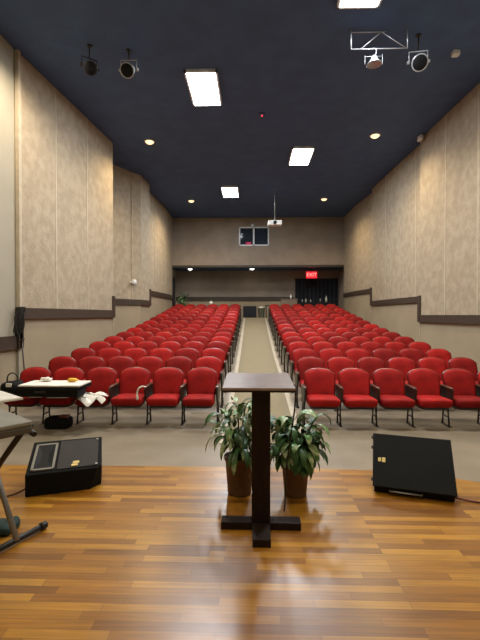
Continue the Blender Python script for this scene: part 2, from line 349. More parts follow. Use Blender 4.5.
# aisle runner
ar = tag(empty('aisle_carpet', (0.15, 5.9, HZ)), 'long tan carpet runner up the centre aisle between red seats', 'carpet')
def ribbon(x0, x1, y0, y1, th, dx=0.15, dy=5.9, dz=HZ):
    ys = [y0] + [y for y, z in prof if y0 < y < y1] + [y1]
    v = []; f = []
    for y in ys:
        z = floor_z(y)
        v += [(x0 - dx, y - dy, z + th - dz), (x1 - dx, y - dy, z + th - dz), (x1 - dx, y - dy, z - .01 - dz), (x0 - dx, y - dy, z - .01 - dz)]
    for i in range(len(ys) - 1):
        a = 4 * i
        for k in range(4): f.append((a + k, a + (k + 1) % 4, a + 4 + (k + 1) % 4, a + 4 + k))
    f.append((0, 1, 2, 3)); e_ = 4 * (len(ys) - 1); f.append((e_ + 3, e_ + 2, e_ + 1, e_))
    mb = MB(); mb.add(v, f); return mb
ribbon(-0.34, 0.64, 5.2, 22.5, 0.010).build('pile', M['carpet'], ar)
ribbon(-0.43, -0.34, 5.2, 20.2, 0.013).build('border', M['strip'], ar)
ribbon(0.64, 0.73, 5.2, 20.2, 0.013).build('border', M['strip'], ar)

# ---------------------------------------------------------------- theatre seats
PITCH = 0.545
def back_grid(hw, z0, z1, yoff, front, thick, corner=0.075, arch=0.035, nu=18, nv=14):
    v = []; f = []
    def pt(u, vv, face):
        top = z1 - arch * u * u - corner * abs(u) ** 5
        z = z0 + (top - z0) * vv
        x = u * (hw + 0.008 * vv - 0.03 * (1 - vv) ** 2)
        y = -0.10 + 0.15 * vv - 0.035 * u * u + yoff
        if face == 0: y -= front * (1 - abs(u) ** 5) * (1 - abs(2 * vv - 1) ** 5)
        else: y += thick * (1 - abs(u) ** 6) ** .5 * 1.0
        return (x, y, z)
    for face in (0, 1):
        for j in range(nv + 1):
            for i in range(nu + 1): v.append(pt(-1 + 2 * i / nu, j / nv, face))
    N = (nu + 1) * (nv + 1); I = lambda i, j, k: k * N + j * (nu + 1) + i
    for j in range(nv):
        for i in range(nu):
            f.append((I(i, j, 0), I(i + 1, j, 0), I(i + 1, j + 1, 0), I(i, j + 1, 0)))
            f.append((I(i, j, 1), I(i, j + 1, 1), I(i + 1, j + 1, 1), I(i + 1, j, 1)))
    for i in range(nu):
        f.append((I(i, 0, 0), I(i, 0, 1), I(i + 1, 0, 1), I(i + 1, 0, 0))); f.append((I(i, nv, 0), I(i + 1, nv, 0), I(i + 1, nv, 1), I(i, nv, 1)))
    for j in range(nv):
        f.append((I(0, j, 0), I(0, j + 1, 0), I(0, j + 1, 1), I(0, j, 1))); f.append((I(nu, j, 0), I(nu, j, 1), I(nu, j + 1, 1), I(nu, j + 1, 0)))
    mb = MB(); mb.add(v, f, 0, True); return mb
me_back = back_grid(0.241, 0.37, 0.834, -0.01, 0.045, 0.0, 0.05, 0.05).mesh('backrest', M['red'])
me_shell = back_grid(0.246, 0.34, 0.84, 0.0, -0.004, 0.022, 0.05, 0.05).mesh('back_shell', M['shell'])
def seatfn(p):
    q = p.copy()
    if q.y < 0: q.z += 0.0
    q.x *= 1 - 0.05 * max(0, q.y / 0.22)
    if p.z < 0 and p.y < -0.1: q.y += 0.03 * (-p.z / 0.07)
    if p.z > 0: q.z += 0.012 * (1 - (2 * p.x / .48) ** 2) * (1 if p.y < .1 else .5)
    return q
me_seat = MB().superell((0, -0.30, 0.385), (0.475, 0.44, 0.12), 0.3, 0.3, 28, 12, seatfn).mesh('seat', M['red'])
m = MB(); m.superell((0, -0.28, 0.318), (0.42, 0.34, 0.06), 0.25, 0.3, 20, 6); me_pan = m.mesh('seat_pan', M['iron'])
def standard_mb():
    m = MB()
    m.profile([(-0.40, 0.57), (-0.36, 0.40), (-0.20, 0.30), (-0.02, 0.32), (0.03, 0.58)][::-1], -0.014, 0.014)
    m.tube([(0, -0.245, 0.36), (0, -0.26, 0.16), (0, -0.29, -0.01)], 0.014, 8, taper=[1.2, 0.9, 1.0])
    m.tube([(0, -0.10, 0.36), (0, -0.085, 0.16), (0, -0.07, 0.0)], 0.014, 8, taper=[1.2, 0.9, 1.0])
    m.box((0, -0.18, -0.006), (0.05, 0.32, 0.022)); m.box((0, -0.175, 0.14), (0.016, 0.17, 0.02))
    return m
me_std = standard_mb().mesh('standard', M['iron'])
m = MB(); m.superell((0, -0.20, 0.588), (0.052, 0.36, 0.034), 0.5, 0.5, 16, 8, lambda p: Vector((p.x * (1.0 + (0.12 if p.y < -.1 else 0)), p.y, p.z - (0.5 * max(0, -p.y - 0.1) ** 2)))); me_arm = m.mesh('armrest', M['arm'])
def part(name, me, parent, x=0.0):
    o = bpy.data.objects.new(name, me); C.objects.link(o); o.parent = parent; o.location = (x, 0, 0); return o
proto = None
ORD = ['first', 'second', 'third', 'fourth', 'fifth', 'sixth', 'seventh', 'eighth', 'ninth', 'tenth', 'eleventh', 'twelfth', 'thirteenth', 'fourteenth', 'rearmost']
def make_seat():
    r = empty('theatre_seat', (0, 0, 0))
    part('backrest', me_back, r); part('back_shell', me_shell, r); part('seat', me_seat, r); part('seat_pan', me_pan, r)
    part('armrest', me_arm, r, -PITCH / 2); part('standard', me_std, r, -PITCH / 2)
    return r
first = make_seat(); used = False; base_children = None
kids = [o for o in bpy.data.objects if o.parent == first]
def new_seat():
    global used
    if not used: used = True; return first
    r = first.copy(); C.objects.link(r)
    for ch in kids: c = ch.copy(); C.objects.link(c); c.parent = r
    return r
SEATX = {}
for side in ('left', 'right'):
    for row in range(15):
        for col in range(6):
            x = (-0.53 - PITCH * (col + 0.5)) if side == 'left' else (0.80 + PITCH * (col + 0.5))
            s = new_seat(); y = ROWY[row]
            s.location = (x, y, floor_z(y - 0.18))
            s.rotation_euler = (0, 0, R(random.uniform(-0.8, 0.8)))
            rn = 'front' if row == 0 else ORD[row]
            cn = 'on the aisle' if col == 0 else ('at the %s wall' % side if col == 5 else ORD[col] + ' from the aisle')
            tag(s, 'red upholstered theatre seat, %s block, %s row%s, %s' % (side, rn, '' if row in (0, 14) else ' from the stage', cn), 'theatre seat', 'red theatre seats in the %s block' % side)
            if (side == 'left' and col == 0) or (side == 'right' and col == 5):
                part('armrest', me_arm, s, PITCH / 2); part('standard', me_std, s, PITCH / 2)

# ---------------------------------------------------------------- lectern
lt = tag(empty('lectern', (0.066, 2.95, 0)), 'dark wooden lectern with flat top and cross-shaped foot on the stage', 'lectern')
m = MB(); m.box((0, 0.0, 0.545), (0.135, 0.11, 0.99)); m.build('column', M['lectern'], lt, 0.004)
m = MB(); m.box((0, 0.0, 0.028), (0.585, 0.10, 0.056)); m.box((0, -0.02, 0.0275), (0.125, 0.50, 0.055)); m.build('foot', M['lectern'], lt, 0.004)
m = MB(); m.box((-0.018, 0.160, 1.056), (0.52, 0.58, 0.020), (R(2.3), 0, 0)); m.build('desktop', M['lectern_top'], lt, 0.003)
m = MB(); m.box((-0.018, -0.118, 1.035), (0.525, 0.022, 0.022), (R(2.3), 0, 0)); m.box((-0.018, 0.13, 1.034), (0.46, 0.44, 0.022), (R(2.3), 0, 0)); m.build('apron', M['lectern'], lt, 0.003)

# ---------------------------------------------------------------- potted plants
def leaf(mb, base, az, el, L, W, droop, mi, cup=0.25, twist=0.0, n=9):
    p = Vector(base); d = Vector((math.cos(az) * math.cos(el), math.sin(az) * math.cos(el), math.sin(el)))
    side = Vector((-math.sin(az), math.cos(az), 0)); v = []; f = []; st = L / n
    for i in range(n + 1):
        t = i / n
        wv = W * (0.10 if t < 0.18 else math.sin(math.pi * min(1, (t - 0.18) / 0.82 * 0.93 + 0.07)) ** 0.8) 
        if i == n: wv = 0.001
        nrm = side.cross(d).normalized(); ss = (side * math.cos(twist * t) + nrm * math.sin(twist * t))
        v += [p - ss * wv / 2 + nrm * wv * cup * -1, p, p + ss * wv / 2 + nrm * wv * cup * -1]
        p = p + d * st
        d = (d + Vector((0, 0, -1)) * droop * (0.4 + 1.2 * t) / n * 2).normalized()
    for i in range(n):
        for k in (0, 1): a = 3 * i + k; f.append((a, a + 1, a + 4, a + 3))
    mb.add(v, f, mi, True)
def plant(loc, label, seed, nl, Lr, Wr, pot_r, pot_h, lean, elr=(0.5, 1.45), drr=(0.6, 1.8), vfrac=0.4):
    rnd = random.Random(seed); r = tag(empty('potted_plant', loc), label, 'potted plant')
    m = MB(); m.lathe([(pot_r * .78, 0), (pot_r * .80, 0.01), (pot_r * .97, pot_h * .9), (pot_r * 1.05, pot_h * .91), (pot_r * 1.05, pot_h), (pot_r * .93, pot_h), (pot_r * .9, pot_h - .04)], n=24); m.build('pot', M['pot'], r)
    m = MB(); m.lathe([(0.01, pot_h - .06), (pot_r * .9, pot_h - .045), (pot_r * .5, pot_h - .03), (.005, pot_h - .025)], n=16); m.build('soil', M['soil'], r)
    m = MB()
    for (sx, sy, sh) in lean:                       # each cane carries a crown of leaves
        P = smooth_pts([(sx * .15, sy * .15, pot_h - .05), (sx * .45, sy * .45, pot_h + sh * .5), (sx, sy, pot_h + sh)], 4)
        m.tube(P, 0.007, 6)
        out = math.atan2(sy, sx)
        for i in range(nl):
            t = 0.35 + 0.65 * i / (nl - 1); b = P[int(t * (len(P) - 1))]
            az = i * 2.4 + rnd.uniform(-.4, .4)
            if rnd.random() < .35: az = out + rnd.uniform(-.9, .9)
            leaf(m, b, az, rnd.uniform(*elr), rnd.uniform(*Lr), rnd.uniform(*Wr), rnd.uniform(*drr), 1 if rnd.random() < vfrac else 0, cup=.18, twist=rnd.uniform(-.5, .5))
    m.build('foliage', [M['leaf'], M['leafv']], r)
    return r
plant((-0.11, 3.52, 0), 'left potted plant with arching striped leaves in a brown pot behind the lectern', 3, 15, (.17, .31), (.035, .06), .13, .33,
      [(-.13, -.02, .36), (-.02, .08, .42), (.05, -.05, .44), (.10, .06, .36), (-.07, -.08, .22), (.03, -.10, .12), (-.14, .05, .16)], (0.1, 1.3), (1.0, 2.6), .6)
plant((0.38, 3.50, 0), 'right bushy potted plant with broad drooping dark leaves behind the lectern', 21, 15, (.16, .28), (.055, .10), .12, .27,
      [(-.14, -.02, .34), (-.02, .08, .38), (.18, .02, .40), (.10, -.08, .30), (-.06, -.10, .26), (.03, -.12, .16), (.16, -.04, .18), (-.16, -.05, .14), (.07, .1, .25)], (0.0, 1.1), (1.4, 3.2), .35)

# ---------------------------------------------------------------- floor monitors
ml = tag(empty('floor_monitor', (-1.95, 3.36, 0), R(20)), 'black wedge monitor speaker lying face up on the left stage edge', 'speaker', 'wedge monitor speakers on the stage')
m = MB(); Wm = .62
v = [(0, 0, 0), (Wm - .10, 0, 0), (Wm, .10, 0), (Wm, .44, 0), (0, .44, 0)]
top = [(0, 0, .19), (Wm - .03, 0, .19), (Wm, .04, .205), (Wm, .47, .335), (0, .47, .335)]
m.add(v + top, [(4, 3, 2, 1, 0), (5, 6, 7, 8, 9), (0, 1, 6, 5), (1, 2, 7, 6), (2, 3, 8, 7), (3, 4, 9, 8), (4, 0, 5, 9)]); m.build('cabinet', M['black'], ml, 0.008)
def tp(x, t, h=0.0):   # point on the sloping top, t = distance up the slope
    a = math.atan2(.145, .47); return (x, t * math.cos(a) - h * math.sin(a), .19 + t * math.sin(a) + h * math.cos(a))
def slab(mb, x0, x1, t0, t1, h0, h1, fn, mi=0):
    v = [fn(x, t, h) for h in (h0, h1) for x, t in ((x0, t0), (x1, t0), (x1, t1), (x0, t1))]
    mb.add(v, [(3, 2, 1, 0), (4, 5, 6, 7), (0, 1, 5, 4), (1, 2, 6, 5), (2, 3, 7, 6), (3, 0, 4, 7)], mi)
m = MB(); slab(m, .245, Wm - .03, .03, .455, .0, .008, tp); m.build('grille', M['grille2'], ml, 0.003)
m = MB()
for a in ((.035, .225, .04, .06), (.035, .225, .41, .43), (.035, .055, .04, .43), (.205, .225, .04, .43)): slab(m, *a, 0, .014, tp)
m.build('horn_rim', M['horn'], ml)
m = MB(); v = [tp(.055, .06, .012), tp(.205, .06, .012), tp(.205, .41, .012), tp(.055, .41, .012), tp(.10, .17, .003), tp(.16, .17, .003), tp(.16, .30, .003), tp(.10, .30, .003)]
m.add(v, [(0, 1, 5, 4), (1, 2, 6, 5), (2, 3, 7, 6), (3, 0, 4, 7), (4, 5, 6, 7)]); m.build('horn', M['hornin'], ml)
m = MB(); slab(m, .365, .42, .045, .075, .008, .016, tp); slab(m, .375, .43, .08, .115, .008, .016, tp); m.build('emblem', M['gold'], ml, 0.004)
for x, t in ((Wm - .05, .05), (Wm - .05, .44)):
    m = MB(); slab(m, x, x + .018, t - .012, t + .006, .0, .014, tp); m.build('corner_screw', M['steel'], ml)

mr = tag(empty('floor_monitor', (1.06, 3.53, 0), R(-17)), 'black wedge monitor speaker tilted upright at the right stage edge', 'speaker', 'wedge monitor speakers on the stage')
Wr_ = .665
m = MB(); m.profile([(0.0, .065), (.05, .0), (.44, .0), (.50, .26), (.375, .43), (.335, .425)], 0.012, Wr_ - .012); m.build('cabinet', M['black'], mr, 0.006)
af = math.atan2(.36, .335)
def fp(x, t, h=0.0): return (x, t * math.cos(af) - h * math.sin(af), .065 + t * math.sin(af) + h * math.cos(af))
m = MB(); slab(m, 0, Wr_, 0.0, .50, .0, .018, fp); m.build('grille', M['grille'], mr, 0.004)
m = MB(); slab(m, .045, .070, .225, .262, .018, .022, fp); slab(m, .078, .108, .222, .265, .018, .022, fp); m.build('emblem', M['gold'], mr, 0.002)
m = MB(); m.tube([(.14, .035, .045), (.14, .0, .04), (.40, .0, .04), (.40, .035, .045)], .009, 8); m.build('handle', M['steel'], mr)
for t in (.06, .36, .46):
    m = MB(); slab(m, -.014, .004, t - .012, t + .012, .0, .016, fp); m.build('corner_bolt', M['iron'], mr)
m = MB(); m.tube(smooth_pts([(1.70, 3.42, .03), (1.80, 3.40, .012), (1.95, 3.35, .01), (2.3, 3.22, .01), (3.0, 3.1, .01)]), .008, 8)
tag(m.build('speaker_cable', M['redcord']), 'dark red cable running right from the upright monitor speaker', 'cable')
m = MB(); m.tube(smooth_pts([(-1.98, 3.42, .05), (-2.08, 3.38, .012), (-2.3, 3.27, .01), (-2.8, 3.0, .01)]), .008, 8)
tag(m.build('speaker_cable', M['browncord']), 'brown cable running left from the face-up monitor speaker', 'cable')
m = MB(); m.tube(smooth_pts([(-2.6, 3.05, .01), (-2.12, 3.05, .01), (-1.98, 2.98, .01), (-2.05, 2.88, .01), (-2.4, 2.8, .01)]), .006, 8)
tag(m.build('floor_cable', M['rubber']), 'thin dark cable looped on the stage near the keyboard stand', 'cable')
m = MB(); m.tube(smooth_pts([(0.325, 3.10, 1.03), (0.34, 3.14, .95), (0.335, 3.17, .8), (0.31, 3.2, .6), (.28, 3.22, .35), (.26, 3.2, .008), (.20, 3.05, .006)]), .006, 8)
tag(m.build('microphone_cable', M['rubber']), 'thin black cable hanging from the right end of the lectern top', 'cable')

# ---------------------------------------------------------------- keyboard on stand, left edge
ax = Vector((-.78, .62, 0)).normalized(); ay = Vector((-.62, -.78, 0)).normalized()
ka = math.atan2(ax.y, ax.x)
kb = tag(empty('electronic_keyboard', (-1.275, 2.28, .885), ka), 'grey electronic keyboard on a stand cut by the left edge of the picture', 'keyboard')
# local x runs along the length, local y = 90 degrees left of it = ay
m = MB(); m.bounds((0, 0, 0), (1.0, .31, .045)); m.build('case', M['keyside'], kb, 0.01)
m = MB(); m.bounds((0.0, 0.0, .045), (1.0, .31, .07)); m.build('top_panel', M['keys'], kb, 0.006)
m = MB()
for i in range(26): m.bounds((.06 + i * .034, .17, .07), (.06 + i * .034 + .032, .30, .08))
m.build('white_keys', M['white'], kb)
m = MB(); m.bounds((.34, -.22, 0), (.74, .08, .012), 0); m.bounds((.35, -.21, .012), (.73, .07, .016), 1)
bk = m.build('sheet_music', [M['white'], M['white']]); bk.matrix_world = Matrix.Translation((-1.50, 2.41, .968)) @ Matrix.Rotation(ka, 4, 'Z'); tag(bk, 'white sheet music lying open on the grey keyboard', 'sheet music')
st = tag(empty('keyboard_stand', (-1.58, 2.74, 0)), 'folding keyboard stand with black foot bar at the left picture edge', 'keyboard stand')
def sl(p): return Vector(p) - Vector((-1.58, 2.74, 0))
m = MB(); m.tube([sl((-1.525, 2.86, .03)), sl((-1.72, 2.45, .03))], .02, 10); fb = m.build('foot_bar', M['rubber'], st)
m = MB(); m.tube([sl((-1.515, 2.88, .03)), sl((-1.535, 2.84, .03))], .026, 10); m.build('rubber_cap', M['rubber'], fb)
m = MB(); m.tube([sl((-1.60, 2.66, .03)), sl((-1.95, 2.95, .44)), sl((-2.22, 3.02, .80))], .02, 8); m.build('brace', M['steel'], st)
m = MB(); m.tube([sl((-1.37, 2.33, .87)), sl((-1.62, 2.52, .62)), sl((-2.0, 2.7, .10)), sl((-2.05, 2.74, .03))], .018, 8); m.build('brace', M['iron'], st)
m = MB(); m.tube([sl((-1.42, 2.46, .86)), sl((-1.32, 2.38, .845))], .016, 8); m.build('locking_knob', M['rubber'], st)
m = MB(); m.tube([sl((-1.40, 2.50, .865)), sl((-1.47, 2.22, .865))], .014, 8); m.tube([sl((-2.02, 3.06, .865)), sl((-2.25, 2.76, .865))], .014, 8); m.tube([sl((-2.22, 3.02, .80)), sl((-2.14, 2.9, .865))], .014, 8); m.build('support_arm', M['iron'], st)
m = MB(); m.superell((-1.80, 2.84, .03), (.16, .20, .06), .4, .5, fn=lambda p: p + Vector((0, 0, .012 * math.sin(p.x * 50)))); tag(m.build('folded_cloth', M['teal']), 'dark green cloth bundle on the stage behind the keyboard stand foot', 'cloth')

# ---------------------------------------------------------------- things on the front left seats
sz = ROWZ[0]
cs = tag(empty('equipment_case', (-2.90, 5.80, sz + .607)), 'flat black case lying across the armrests of the front left seats', 'case')
m = MB(); m.box((0, 0.01, .031), (.88, .48, .058)); m.box((0, -.10, -.02), (.88, .28, .12)); m.build('body', M['black'], cs, .01)
m = MB(); m.box((-.1, -.247, -.01), (.16, .014, .03)); m.build('handle', M['rubber'], cs)
m = MB(); m.box((-2.89, 5.80, sz + .679), (.88, .44, .022)); tag(m.build('white_board', M['white'], None, .003), 'white board laid flat on top of the black case', 'board')
m = MB(); m.superell((-3.10, 5.93, sz + .722), (.16, .12, .05), .6, .6, 14, 8, lambda p: p + Vector((0, 0, .012 * math.sin(p.x * 70 + p.y * 40)))); tag(m.build('crumpled_paper', M['white']), 'small crumpled white paper on the back of the white board', 'paper')
m = MB(); m.superell((0, 0, .03), (.12, .09, .05), .5, .5, 14, 8); m.tube([(.03, 0, .035), (.09, .01, .025)], .012, 8); o = m.build('yellow_pouch', M['yellow']); o.location = (-2.68, 5.88, sz + .692); tag(o, 'small yellow pouch on the right part of the white board', 'pouch')
bg = tag(empty('shoulder_bag', (-3.49, 5.72, sz + .50)), 'black shoulder bag on the outermost front left seat', 'bag')
m = MB(); m.superell((0, .0, .11), (.26, .30, .24), .5, .5, 20, 10, lambda p: Vector((p.x * (1 - p.z * .8), p.y, p.z + .01 * math.sin(p.x * 30)))); m.build('body', M['black'], bg)
m = MB(); m.tube(smooth_pts([(-.08, 0, .2), (-.07, 0, .30), (.0, 0, .345), (.07, 0, .3), (.08, 0, .2)]), .01, 8); m.build('strap', M['rubber'], bg)
m = MB(); m.box((.03, -.14, .19), (.08, .015, .05)); m.build('tag', M['white'], bg)
def sheets(c, w_, d, rz, name, label, th=.012):
    m = MB()
    for k in range(3): m.box((.01 * k, -.008 * k, th / 3 * (k + .5)), (w_, d, th / 3), (0, 0, .05 * k))
    o = m.build(name, M['white']); o.location = c; o.rotation_euler = (0, 0, rz); return tag(o, label, 'papers')
sheets((-2.88, 5.90, sz + .466), .30, .22, .05, 'paper_stack', 'short stack of white papers on the red seat under the black case')
sheets((-3.24, 5.92, sz + .463), .18, .18, .2, 'paper_stack', 'few white papers beside the black shoulder bag')
# limp white cloth draped over a seat
m = MB(); v = []; f = []; nx, ny = 18, 14
rnd = random.Random(5)
for th in (0, 1):
    for j in range(ny + 1):
        for i in range(nx + 1):
            x = -.20 + .40 * i / nx; y = -.26 + .34 * j / ny
            x2 = x + .05 * math.sin(j * .9) ; y2 = y + .05 * math.sin(i * .55) 
            z = .012 * math.sin(i * 1.1 + j * .4) + .012 * math.sin(j * 1.3) + .03 * max(0, .5 - abs(i - 7) / 8)
            if y2 < -.17: z -= (-.17 - y2) * .9
            z += .02 - th * .008
            v.append((x2, y2, z))
NN = (nx + 1) * (ny + 1)
for j in range(ny):
    for i in range(nx):
        a = j * (nx + 1) + i; f.append((a, a + 1, a + nx + 2, a + nx + 1)); f.append((NN + a, NN + a + nx + 1, NN + a + nx + 2, NN + a + 1))
m.add(v, f, 0, True); o = m.build('white_cloth', M['white']); o.location = (-2.42, 5.98, sz + .475); o.rotation_euler = (0, 0, R(8)); tag(o, 'crumpled white cloth lying on a red seat right of the black case', 'cloth')
# box under the seat
bx = tag(empty('storage_bag', (-2.90, 5.90, sz)), 'black bag on the floor under the front left seats', 'bag')
m = MB(); m.superell((0, 0, .08), (.38, .24, .19), .5, .4, 20, 10); m.build('body', M['black'], bx)
m = MB(); m.box((.1, -.02, .18), (.12, .1, .03)); m.build('red_flap', M['redcord'], bx)
m = MB(); m.tube(smooth_pts([(-1.605, 5.98, sz + .60), (-1.63, 5.90, sz + .625), (-1.68, 5.86, sz + .60), (-1.70, 5.85, sz + .52), (-1.695, 5.85, sz + .46)]), .011, 8, taper=None); m.superell((-1.695, 5.85, sz + .47), (.035, .03, .07), .6, .6)
tag(m.build('headphone_cable', M['white']), 'white cord with thick end hooked over a front row armrest', 'cable')
# cables and slim stand at the left wall
m = MB()
for k in range(4):
    a = k * .9
    m.tube(smooth_pts([(-4.30 + .02 * math.cos(a), 7.36 + .03 * math.sin(a), Z(.15)), (-4.35 + .06 * math.cos(a * 2), 7.32, Z(-.05)), (-4.38 + .05 * math.cos(a * 3), 7.31, Z(-.3 - .03 * k)), (-4.30 + .04 * math.sin(a), 7.34, Z(-.22)), (-4.28, 7.37, Z(.10))]), .016, 6)
m.box((-4.33, 7.38, Z(.10)), (.16, .05, .10))
tag(m.build('cable_bundle', M['rubber']), 'bundle of black cables hanging at the corner of the left wall rail', 'cables')
ms = tag(empty('microphone_stand', (-4.1, 7.15, HZ)), 'slim black microphone stand leaning by the left wall corner', 'stand')
m = MB(); m.tube([(0, 0, .02), (-.10, .03, 1.22)], .012, 8); m.build('pole', M['iron'], ms)
m = MB(); m.lathe([(.12, 0), (.12, .02), (.03, .035)], n=20); m.build('base', M['iron'], ms)
m = MB(); m.tube([(-.13, .02, 1.2), (-.06, .03, 1.26)], .02, 8); m.build('clip', M['rubber'], ms)

# ---------------------------------------------------------------- ceiling lamps
PANELS = [(1.70, 5.9, 'cool white ceiling panel cut off by the top picture edge'), (-1.05, 8.83, 'largest fully visible cool white ceiling panel, left of centre'),
          (1.53, 12.65, 'cool white ceiling panel right of the aisle, halfway back'), (-0.88, 16.2, 'small far cool white ceiling panel near the rear wall')]
for x, y, lab in PANELS:
    r = tag(empty('ceiling_panel', (x, y, CEIL)), lab, 'ceiling light', 'square lit ceiling panels')
    m = MB(); m.box((0, 0, -.04), (.60, 1.26, .05)); m.build('diffuser', M['lamp'], r)
    m = MB()
    for c, d in (((0, .65, -.03), (.68, .04, .06)), ((0, -.65, -.03), (.68, .04, .06)), ((.32, 0, -.03), (.04, 1.34, .06)), ((-.32, 0, -.03), (.04, 1.34, .06))): m.box(c, d)
    m.build('frame', M['trimw'], r)
    a = area('panel_light', (0, 0, -.08), .58, 1.22, 230, (0.92, 0.96, 1.0)); a.parent = r
DOWN = [(-2.95, 11.5, 'warm round downlight in the ceiling near the left wall, closer one', 0), (3.42, 11.3, 'warm round downlight in the ceiling near the right wall, closer one', 0),
        (-2.66, 17.5, 'warm round downlight near the left wall, farther one', 0), (3.10, 17.4, 'warm round downlight near the right wall, farther one', 0),
        (-3.35, 21.6, 'white round downlight under the rear recess, left one', 1), (0.0, 21.6, 'white round downlight under the rear recess, middle one', 1)]
for x, y, lab, k in DOWN:
    zc = SB if k else CEIL
    r = tag(empty('downlight', (x, y, zc)), lab, 'ceiling light', 'round recessed downlights')
    m = MB(); m.lathe([(.10, -.001), (.145, -.001), (.145, -.012), (.10, -.02), (.10, -.001)], n=24); m.build('trim_ring', M['trimw'], r)
    m = MB(); m.lathe([(.115, -.002), (.115, -.03), (.08, -.06), (.01, -.07)], n=20); m.build('lamp', M['cool'] if k else M['warm'], r)
    l = bpy.data.lights.new('downlight_beam', 'SPOT'); l.energy = 12 if k else 420; l.color = (1, .9, .75) if k else (1, .74, .42); l.spot_size = R(150); l.spot_blend = .8; l.shadow_soft_size = .08
    o = bpy.data.objects.new('downlight_beam', l); C.objects.link(o); o.parent = r; o.location = (0, 0, -.10)
# wall washers ahead of the picture (above the frame)
for x, y in ((-3.2, 6.4), (3.5, 6.0)):
    spot('wall_washer', (x, y, CEIL - .08), (x * 1.25, y + 1.2, 2.5), 650, (1, .82, .60), 120, .8)

# ---------------------------------------------------------------- stage spotlights under the ceiling
def spotlight(x, y, z, label, yaw, sc=1.0, bright=True):
    r = tag(empty('stage_spotlight', (x, y, CEIL), yaw), label, 'spotlight', 'stage spotlights hanging from the ceiling')
    dz = z - CEIL; mm = M['alu'] if bright else M['iron']
    m = MB(); m.tube([(0, 0, 0), (0, 0, dz + .19 * sc)], .012, 8); m.box((0, 0, -.01), (.08, .08, .02)); m.build('hanger', M['iron'], r)
    m = MB(); w_ = .15 * sc
    m.tube([(-w_, 0, dz - .02), (-w_, 0, dz + .18 * sc), (w_, 0, dz + .18 * sc), (w_, 0, dz - .02)], .012, 6); m.build('yoke', mm, r)
    rot = Matrix.Rotation(R(125), 3, 'X')
    m = MB(); m.lathe([(.04 * sc, -.16 * sc), (.09 * sc, -.13 * sc), (.105 * sc, 0), (.115 * sc, .08 * sc), (.135 * sc, .13 * sc), (.125 * sc, .13 * sc)], (0, 0, dz), 20, 0, rot); m.build('housing', mm, r)
    m = MB(); m.lathe([(.12 * sc, .128 * sc), (.11 * sc, .136 * sc), (.01, .14 * sc)], (0, 0, dz), 20, 0, rot); m.build('lens', M['hornin'], r)
    for s_ in (-1, 1): m = MB(); m.box((s_ * (w_ + .02), 0, dz), (.03, .04, .04)); m.build('knob', mm, r)
spotlight(-2.33, 7.55, CAMZ + 4.63, 'round stage spotlight with dark lens, second from the left wall', R(0), 1.0)
spotlight(-3.02, 7.4, CAMZ + 4.60, 'dim stage spotlight nearest the left wall', R(35), .9, False)
spotlight(2.97, 7.3, CAMZ + 4.52, 'bright stage spotlight in square yoke, nearest the right wall', R(-8), 1.05)
rg = tag(empty('lighting_bracket', (2.2, 7.1, CEIL)), 'thin metal truss bracket holding a light near the ceiling', 'bracket')
m = MB(); H1 = CAMZ + 4.87 - CEIL; 
m.tube([(-.47, 0, 0), (-.47, 0, -.36)], .012, 6); m.tube([(-.47, 0, -.07), (.12, 0, -.07)], .009, 6); m.tube([(-.47, 0, -.36), (.50, 0, -.36)], .010, 6)
m.tube([(-.30, 0, -.36), (.05, 0, -.07)], .009, 6); m.tube([(.05, 0, -.07), (.48, 0, -.36)], .006, 6); m.tube([(.50, 0, -.36), (.50, 0, 0)], .008, 6); m.build('truss', M['alu'], rg)
cl = tag(empty('clamp_lamp', (2.13, 7.1, CEIL - .37)), 'small bell shaped lamp hanging under the truss bracket', 'lamp')
m = MB(); m.tube(smooth_pts([(-.02, 0, .02), (.03, 0, .0), (.03, 0, -.07), (0, 0, -.11)]), .010, 8); m.build('hook', M['alu'], cl)
m = MB(); m.lathe([(.02, -.10), (.05, -.13), (.07, -.19), (.13, -.26), (.12, -.265), (.05, -.2)], n=20); m.build('shade', M['alu'], cl)
m = MB(); m.tube([(-.16, 0, -.26), (-.16, 0, -.10)], .005, 6); m.tube([(.14, 0, -.26), (.14, 0, -.08)], .005, 6); m.tube([(-.16, 0, -.12), (.14, 0, -.12)], .005, 6); m.build('yoke', M['alu'], cl)
m = MB(); m.superell((3.85, 7.75, CEIL - .05), (.14, .12, .10)); tag(m.build('ceiling_sensor', M['trimw']), 'small pale sensor on the ceiling right of the spotlights', 'sensor')
m = MB(); m.superell((4.66, 11.3, CEIL - .10), (.10, .22, .14)); m.box((4.7, 11.3, CEIL - .03), (.05, .05, .06)); tag(m.build('wall_camera', M['trimw']), 'small pale camera at the top of the right wall', 'camera')
m = MB(); m.lathe([(.07, 0), (.07, -.03), (.05, -.045), (.01, -.045)], (.245, 10.0, CEIL), 18); sd = m.build('smoke_detector', M['ceil']); tag(sd, 'small ceiling smoke detector with a glowing red dot', 'smoke detector')
m = MB(); m.superell((.245, 10.0, CEIL - .055), (.035, .035, .03)); m.build('indicator', M['redled'], sd)
m = MB(); m.superell((-4.12, 13.9, Z(1.15)), (.16, .16, .19), .8, .8); m.box((-4.2, 13.9, Z(1.15)), (.12, .06, .06)); tag(m.build('dome_sensor', M['trimw']), 'white round sensor on the left wall above the rail', 'sensor')
